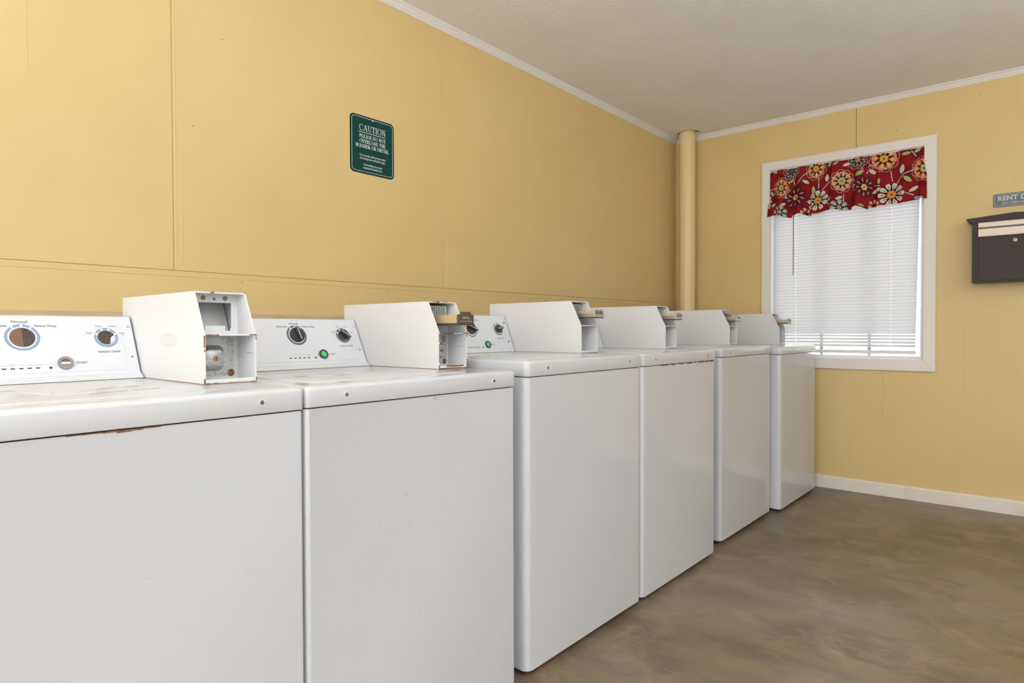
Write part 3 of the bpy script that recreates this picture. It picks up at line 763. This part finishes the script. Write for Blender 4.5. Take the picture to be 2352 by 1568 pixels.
    if kind <= 2:
        word('Normal', d1[0]-.002, d1[1]+.0385, .0086)
        word('Delicates', d1[0]-.0255, d1[1]+.0285, .0080, 'RIGHT')
        word('Heavy Duty', d1[0]+.0235, d1[1]+.0285, .0080, 'LEFT')
        word('WASH TEMP', d2[0]+.001, d2[1]-.0380, .0077)
        word('START', st[0]+.0205, st[1], .0072, 'LEFT')
        for s, dx, dy, al in (('Cold', -.0285, .0120, 'RIGHT'), ('Cool', -.0130, .0300, 'CENTER'), ('Warm', .0165, .0300, 'CENTER'), ('Hot', .0300, .0110, 'LEFT')):
            word(s, d2[0]+dx, d2[1]+dy, .0060, al)
        for s, dx, dy in (('SENSING', -.1140, .0), ('SOAK', -.0985, .0035), ('WASH', -.0985, .0), ('WASH', -.0830, .0), ('RINSE', -.0675, .0), ('COMPLETE', -.0515, .0), ('LID LOCKED', -.0265, .001)):
            word(s, st[0]+dx, st[1]-.0020+dy*1.2, .0030, 'CENTER', True, 1.15)
    else:
        word('Normal Soil', d1[0]+.030, d1[1]+.0360, .0078, sx=1.1)
        word('Water Temp', d2[0]+.0, d2[1]-.0400, .0070, sx=1.1)
        word('START', st[0]+.0205, st[1], .0066, 'LEFT', sx=1.1)
        for s, dx, dy, al in (('Cold', -.0285, .0210, 'RIGHT'), ('Warm', .0215, .0210, 'LEFT'), ('Cool', -.0290, -.004, 'RIGHT')):
            word(s, d2[0]+dx, d2[1]+dy, .0052, al, True, 1.1)
        for s, dx in (('SENSING', -.1130), ('SOAK', -.0975), ('WASH', -.0825), ('RINSE', -.0675), ('COMPLETE', -.0515), ('LID LOCKED', -.0265)):
            word(s, st[0]+dx, st[1]-.0150, .0030, 'CENTER', True, 1.1)

    # ---------------- coin box
    a0, a1 = W-.117, W-.002; bw_ = a1-a0
    prof = [(0, .0018), (0, .2), (.42, .2), (.468, .105), (.468, .0018)]
    prof = [(x, z+dz) for x, z in prof]
    th = .0032
    b = BM()
    prism(b, prof, a0, a0+th, 'y'); prism(b, prof, a1-th, a1, 'y')
    box(b, 0, .42, a0+th, a1-th, dz+.2-th, dz+.2); box(b, 0, th, a0+th, a1-th, dz, dz+.2-th)
    box(b, th, .468, a0+th, a1-th, dz+.002, dz+.0038)
    box(b, .30, .466, a0+th, a1-th, dz+.1035, dz+.1065)          # shelf at the knee
    box(b, .456, .468, a0+th, a1-th, dz+.0035, dz+.010)           # front lip
    cb = obj('coin_box', b, 'shell', t)
    b = BM(); box(b, .01, .4665, a0+.001, a1-.001, dz-.001, dz+.0019); obj('box_rust_shadow_line', b, 'rustline' if kind <= 2 else 'greyhole', cb)  # rusty joint on the first two, painted shadow line on the rest
    # recessed front panel with its opening
    px = .388
    b = BM(); z0, z1 = dz+.0035, dz+.2-th; oy0, oy1 = a0+.024, a0+.097
    zo0, zo1 = dz+.126, dz+.178
    def pan(ya, yb, za, zb_): box(b, px-.002, px, ya, yb, za, zb_)
    if kind == 1:
        pan(a0+th, a1-th, zo1, z1); pan(a0+th, oy0, dz+.1065, zo1); pan(oy1, a1-th, dz+.1065, zo1)
        pan(oy0, oy1, dz+.1065, dz+.114); pan(oy0+.014, oy1-.014, dz+.114, zo0)
        pan(oy0, oy0+.003, dz+.114, dz+.120); pan(oy1-.003, oy1, dz+.114, dz+.120)
        pan(a0+th, a1-th, z0, dz+.1035)
    else:
        pan(a0+th, a1-th, dz+.1065, dz+.128); pan(a0+th, a1-th, z0, dz+.1035)
    obj('recessed_panel', b, 'shell', cb)
    MX = Matrix(((0, 0, 1, px), (1, 0, 0, a0), (0, 1, 0, dz), (0, 0, 0, 1)))
    b = BM()
    if kind == 1:
        b2 = BM(); prism(b2, [(.352, dz+.108), (.354, dz+.108), (.318, dz+.19), (.316, dz+.19)], a0+.006, a1-.006, 'y'); obj('fill_plate', b2, 'fillpale', cb)  # pale plate added to brighten the inside of the empty box
        for (yy, zz, r) in ((.034, .188, .0055), (.0585, .186, .0035), (.083, .188, .0055)): disc(b, r, -.001, .0004, MX, 20, yy, zz)
        obj('bolt_holes', b, 'greyhole', cb)
        b = BM()
    # lock plate
    prism(b, rrect(.006, .102, .012, .100, .005), 0, .0016, 'z', 0, 1, 0, MX)
    lp = obj('lock_plate', b, 'pitted' if kind <= 2 else 'steel', cb, label='corroded pitted steel plate' if kind == 1 else None)
    # lock housing: rounded boss widening towards the plate
    b = BM(); bb = bmesh.new(); yc, zc = .047, .053
    ls = [(.036, .029, .0016), (.030, .0255, .010), (.0235, .0215, .024), (.0215, .0200, .029), (.0180, .0165, .0310)]
    if kind > 1: ls = [(.030, .026, .0016), (.026, .023, .010), (.020, .020, .024), (.018, .018, .028), (.016, .016, .029)]; yc = .058
    VV = [[bb.verts.new((*q, h)) for q in rrect(yc-a*1., yc+a*.85, zc-c, zc+c, min(a, c)*.5)] for a, c, h in ls]; n = len(VV[0])
    for k in range(len(VV)-1):
        for i in range(n): bb.faces.new((VV[k][i], VV[k][(i+1) % n], VV[k+1][(i+1) % n], VV[k+1][i]))
    bb.faces.new(VV[-1]); merge(b, bb, 0, MX)
    obj('lock_housing', b, 'steel', cb, smooth=True)
    hh = ls[-1][2]
    b = BM(); disc(b, .0060, hh-.001, hh+.0018, MX, 28, yc, zc, bev=.0005); obj('lock_cylinder', b, 'copper', cb)
    b = BM(); disc(b, .0016, hh+.0018, hh+.0022, MX, 12, yc, zc+.002); box(b, yc-.0009, yc+.0009, zc-.0045, zc+.002, hh+.0018, hh+.0022, mtx=MX); obj('keyhole', b, 'ink', cb)
    if kind <= 2:
        b = BM(); disc(b, .0080, .0016, .0024, MX, 24, .0945, .0185); obj('plug', b, 'rust', cb, label='round rusty brown plug')
        b = BM(); disc(b, .0080, .0016, .0024, MX, 24, .0930, .0880); obj('plug', b, 'steel', cb)
        # rust along the chipped shell edges, set just proud of the edge
        b = BM(); e = .0005
        def rp(*q):
            b = BM(); box(b, *q); obj('rust_patch', b, 'rust', cb)
        def fr(ya, yb, za, zb_, x=.468): rp(x-.0006, x+e, a0+ya, a0+yb, dz+max(za, .0018), dz+zb_)
        rs = [(0-e, .012, .0, .003), (.018, .030, 0, .0030), (.052, .075, 0, .0022), (.103, .115+e, 0, .0025), (-e, .0022, 0, .013), (.1135, .115+e, 0, .011), (-e, .0018, .078, .104), (.004, .032, .1035, .1065), (.100, .115, .1045, .1065), (.1135, .115+e, .094, .106), (-e, .002, .070, .074)]
        if kind == 2: rs += [(.0, .09, .0, .0036), (.03, .10, .006, .0105), (.1132, .115+e, .0, .028), (.0, .0022, .02, .07), (.02, .06, .104, .1066)]
        for q in rs: fr(*q)
        rp(.4195, .4206, a0+.036, a0+.044, dz+.1972, dz+.2004)
        rp(.418, .4206, a1-.003, a1+e, dz+.195, dz+.2004)
        if kind == 2: rp(.4195, .4206, a0+.02, a0+.05, dz+.1985, dz+.2003); rp(.4195, .4206, a0+.060, a0+.08, dz+.199, dz+.2003)
        b = BM(); box(b, .430, .458, a1-th-.0004, a1-th+.0001, dz+.0640, dz+.0652); obj('scored_line', b, 'scratch', cb)
    if kind > 1:
        # slide mechanism: ribbed housing in the mouth, slide arm, coin holder
        b = BM()
        box(b, .30, px+.006, a0+.012, a1-.012, dz+.128, dz+.190, .001, 1)
        box(b, .38, px+.020, a0+.010, a1-.014, dz+.129, dz+.158, .001, 1)
        for i in range(8): box(b, px+.005, px+.012, a0+.020+i*.0095, a0+.0235+i*.0095, dz+.160, dz+.184, .0006, 1)
        obj('slide_housing', b, 'steel', cb)
        sa, sb = a0+.028, a0+.092
        xe = {2: .519, 3: .510, 4: .507, 5: .497, 6: .513}[kind]
        zl = .133 if kind == 2 else .137
        b = BM()
        if kind == 2:
            box(b, px, xe-.005, sa, sb, dz+.134, dz+.160, .001, 1); obj('coin_slide', b, 'brass', cb)
        else:
            box(b, px+.004, xe-.006, sa+.002, sb-.002, dz+.151, dz+.1615, .0008, 1); obj('coin_slide', b, 'brass', cb)
            b = BM(); box(b, px, xe-.006, sa, sb, dz+.137, dz+.1515, .0008, 1); obj('slide_channel', b, 'steel', cb)
        b = BM(); box(b, px, xe-.003, sa-.001, sb+.001, dz+zl-.0035, dz+zl+.0005); obj('slide_shadow_line', b, 'knob', cb)  # dark strip standing in for the shadow below the slide
        # end plate facing the room
        MXE = Matrix(((0, 0, 1, xe-.006), (1, 0, 0, a0), (0, 1, 0, dz), (0, 0, 0, 1))); ya, yb = sa-a0-.001, sb-a0+.001
        b = BM()
        if kind == 2:
            prism(b, [(ya, zl), (yb, zl), (yb, .160), (yb-.012, .160), (yb-.014, .168), (ya+.014, .168), (ya+.012, .160), (ya, .160)], 0, .006, 'z', .0008, 1, 0, MXE)
            obj('coin_holder', b, 'bronze', cb)
            for i in range(8):
                b = BM(); box(b, ya+.008+i*.0065, ya+.0105+i*.0065, .1385, .1425, .006, .0072, .0004, 1, mtx=MXE); obj('holder_rib', b, 'steel', cb)
            b = BM(); box(b, ya+.016, yb-.016, .1475, .1495, .006, .0076, .0004, 1, mtx=MXE)
            for i in range(5): box(b, ya+.020+i*.0055, ya+.0225+i*.0055, .1495, .155, .006, .0074, .0004, 1, mtx=MXE)
            obj('holder_mark', b, 'steel', cb)
        else:
            pr_ = [(ya, zl), (yb, zl), (yb, .156)]
            for c0 in (yb-.018, ya+.018): pr_ += [(c0+.0165*math.cos(q*PI/8), .156+.0125*math.sin(q*PI/8)) for q in range(0, 9)]
            pr_ += [(ya, .156)]
            prism(b, pr_, 0, .006, 'z', .0008, 1, 0, MXE)
            disc(b, .0085, -.004, .001, MXE, 20, ya+.012, .153)
            obj('coin_holder', b, 'chrome', cb)
            for i in range(4):
                b = BM(); box(b, ya+.010+i*.0125, ya+.0165+i*.0125, .147, .160, .006, .0066, mtx=MXE); obj('coin_slot', b, 'knob', cb)
    if kind == 5:
        b = BM(); bb = bmesh.new(); V = []
        prf = [(.415, .2008), (.424, .194), (.434, .184), (.447, .176), (.463, .1705), (.478, .170), (.488, .171)]
        for (x, z) in prf: V.append([bb.verts.new((x, a0+.004, dz+z)), bb.verts.new((x, a1-.012, dz+z))])
        for i in range(len(V)-1): bb.faces.new((V[i][0], V[i][1], V[i+1][1], V[i+1][0]))
        ex = bmesh.ops.solidify(bb, geom=list(bb.faces), thickness=.0008)
        merge(b, bb); obj('curled_flap', b, 'shell', cb, smooth=True)
    return t, cab, top

w1, c1, t1 = washer(.046, .668, -1.170, .918, .8705, 1, 'nearest washer at the left edge, its dials bare brown and coin box without a slide')
w2, c2, t2 = washer(.718, .668, -1.170, .918, .8720, 2, 'scratched second washer with blue dial rings and a brass slide on its rusty coin box')
w3, c3, t3 = washer(1.440, .676, -1.170, .944, .8950, 3, 'third washer from the left, its dials ringed in black, green start button showing')
w4, c4, t4 = washer(2.124, .676, -1.170, .944, .8955, 4, 'fourth washer from the left, with a thin chipped black line under its top panel')
w5, c5, t5 = washer(2.940, .695, -1.200, .946, .9010, 5, 'washer with a curled flap hanging over its coin slide, just before the last one')
w6, c6, t6 = washer(3.680, .680, -1.160, .9365, .8920, 6, 'last washer in the row, standing beside the back window')

# worn label on the first washer's deck
lab = [(-1.655, .20), (-1.50, .20), (-1.53, .262), (-1.52, .300), (-1.41, .309), (-1.375, .32), (-1.36, .36), (-1.385, .385), (-1.40, .41), (-1.42, .43), (-1.435, .47), (-1.43, .50), (-1.51, .53), (-1.60, .525), (-1.62, .40), (-1.64, .32)]
b = BM(); prism(b, [(x+1.170+D, y-.046) for x, y in lab], .918+.0014, .918+.0022, 'z')
o = obj('torn_label', b, 'sticker', w1, label='torn white paper label on the lid')
for (xa, ya, xb, yb, w_) in ((-1.40, .41, -1.425, .445, .0022), (-1.372, .33, -1.362, .362, .0022), (-1.30, .37, -1.33, .44, .0014), (-1.33, .45, -1.34, .50, .0012), (-1.515, .262, -1.49, .30, .003), (-1.425, .47, -1.432, .50, .002)):
    b = BM(); seg2(b, (xa+1.83, ya-.046), (xb+1.83, yb-.046), w_, .918+.0014, .918+.0024, I4, 0, w_*.3); obj('grime_line', b, 'grime', w1)
# rust under the first washer's top edge
for (ya, yb, h) in ((.300, .352, .0016), (.352, .372, .0030), (.372, .395, .0055), (.395, .412, .0035), (.412, .440, .0018)):
    b = BM(); box(b, D-.0046, D-.0036, ya-.046, yb-.046, .8675-h*.7, .8680); obj('rust_patch', b, 'rust', w1)
# pale oval left on the side of its coin box
b = BM(); MO = Matrix(((1, 0, 0, .285), (0, 0, -1, .668-.117), (0, 1, 0, 1.012), (0, 0, 0, 1))); prism(b, circle(.050, 36, 0, 0, ry=.017), 0, .0002, 'z', 0, 1, 0, MO)
obj('sticker_mark', b, 'shellmark', c1.parent)
# scratches and specks on the second washer, few on the first
def marks(t, y0, lst, m='scratch'):
    MXX = Matrix(((0, 0, 1, D-.0042), (1, 0, 0, 0), (0, 1, 0, 0), (0, 0, 0, 1)))
    for (y, z, l, a, w_) in lst:
        b = BM(); c, s = math.cos(math.radians(a)), math.sin(math.radians(a)); y -= y0
        seg2(b, (y-l/2*c, z-l/2*s), (y+l/2*c, z+l/2*s), w_, 0, .0004, MXX, 0, w_*.4); obj('rust_speck' if m == 'rust' else 'scratch', b, 'rustline' if m == 'rust' else m, t)
marks(w2, .718, [(.995, .570, .012, 28, .0010), (.907, .591, .012, -58, .0008), (.944, .568, .012, 25, .0008), (.925, .572, .03, -4, .0004), (1.024, .346, .006, 85, .0014), (1.167, .226, .009, -70, .0012), (1.233, .158, .008, 38, .0016), (.967, .383, .004, -60, .0012), (1.336, .074, .010, 45, .0016), (.957, .418, .006, 0, .0010), (.985, .297, .004, 0, .0014), (.978, .325, .003, 20, .0014), (1.035, .45, .012, 30, .0006), (.99, .235, .004, 60, .0016), (1.03, .578, .004, 0, .0012), (1.095, .856, .003, 0, .0020), (1.10, .853, .002, 90, .0016)])
marks(w2, .718, [(.985, .640, .0045, 0, .0024), (1.08, .8625, .010, 5, .0022)], 'rust')
marks(w1, .046, [(.595, .564, .014, 15, .0006), (.415, .610, .02, -25, .0005), (.36, .60, .006, 0, .0006)])
# chipped, uneven black line under the fourth washer's top panel
for (ya, yb, h) in ((.150, .215, .0022), (.240, .272, .0030), (.300, .352, .0018), (.385, .430, .0034), (.452, .470, .0018), (.492, .560, .0030), (.575, .592, .0042), (.610, .655, .0032)):
    b = BM(); box(b, D-.0046, D-.0036, ya, yb, .8955-.0026-h, .8955-.0020); obj('paint_chip', b, 'seamdark', w4)
# small brown scuffs on the third washer's front
marks(w3, 1.440, [(1.94, .560, .010, 20, .0008), (1.60, .70, .004, 0, .0010)])
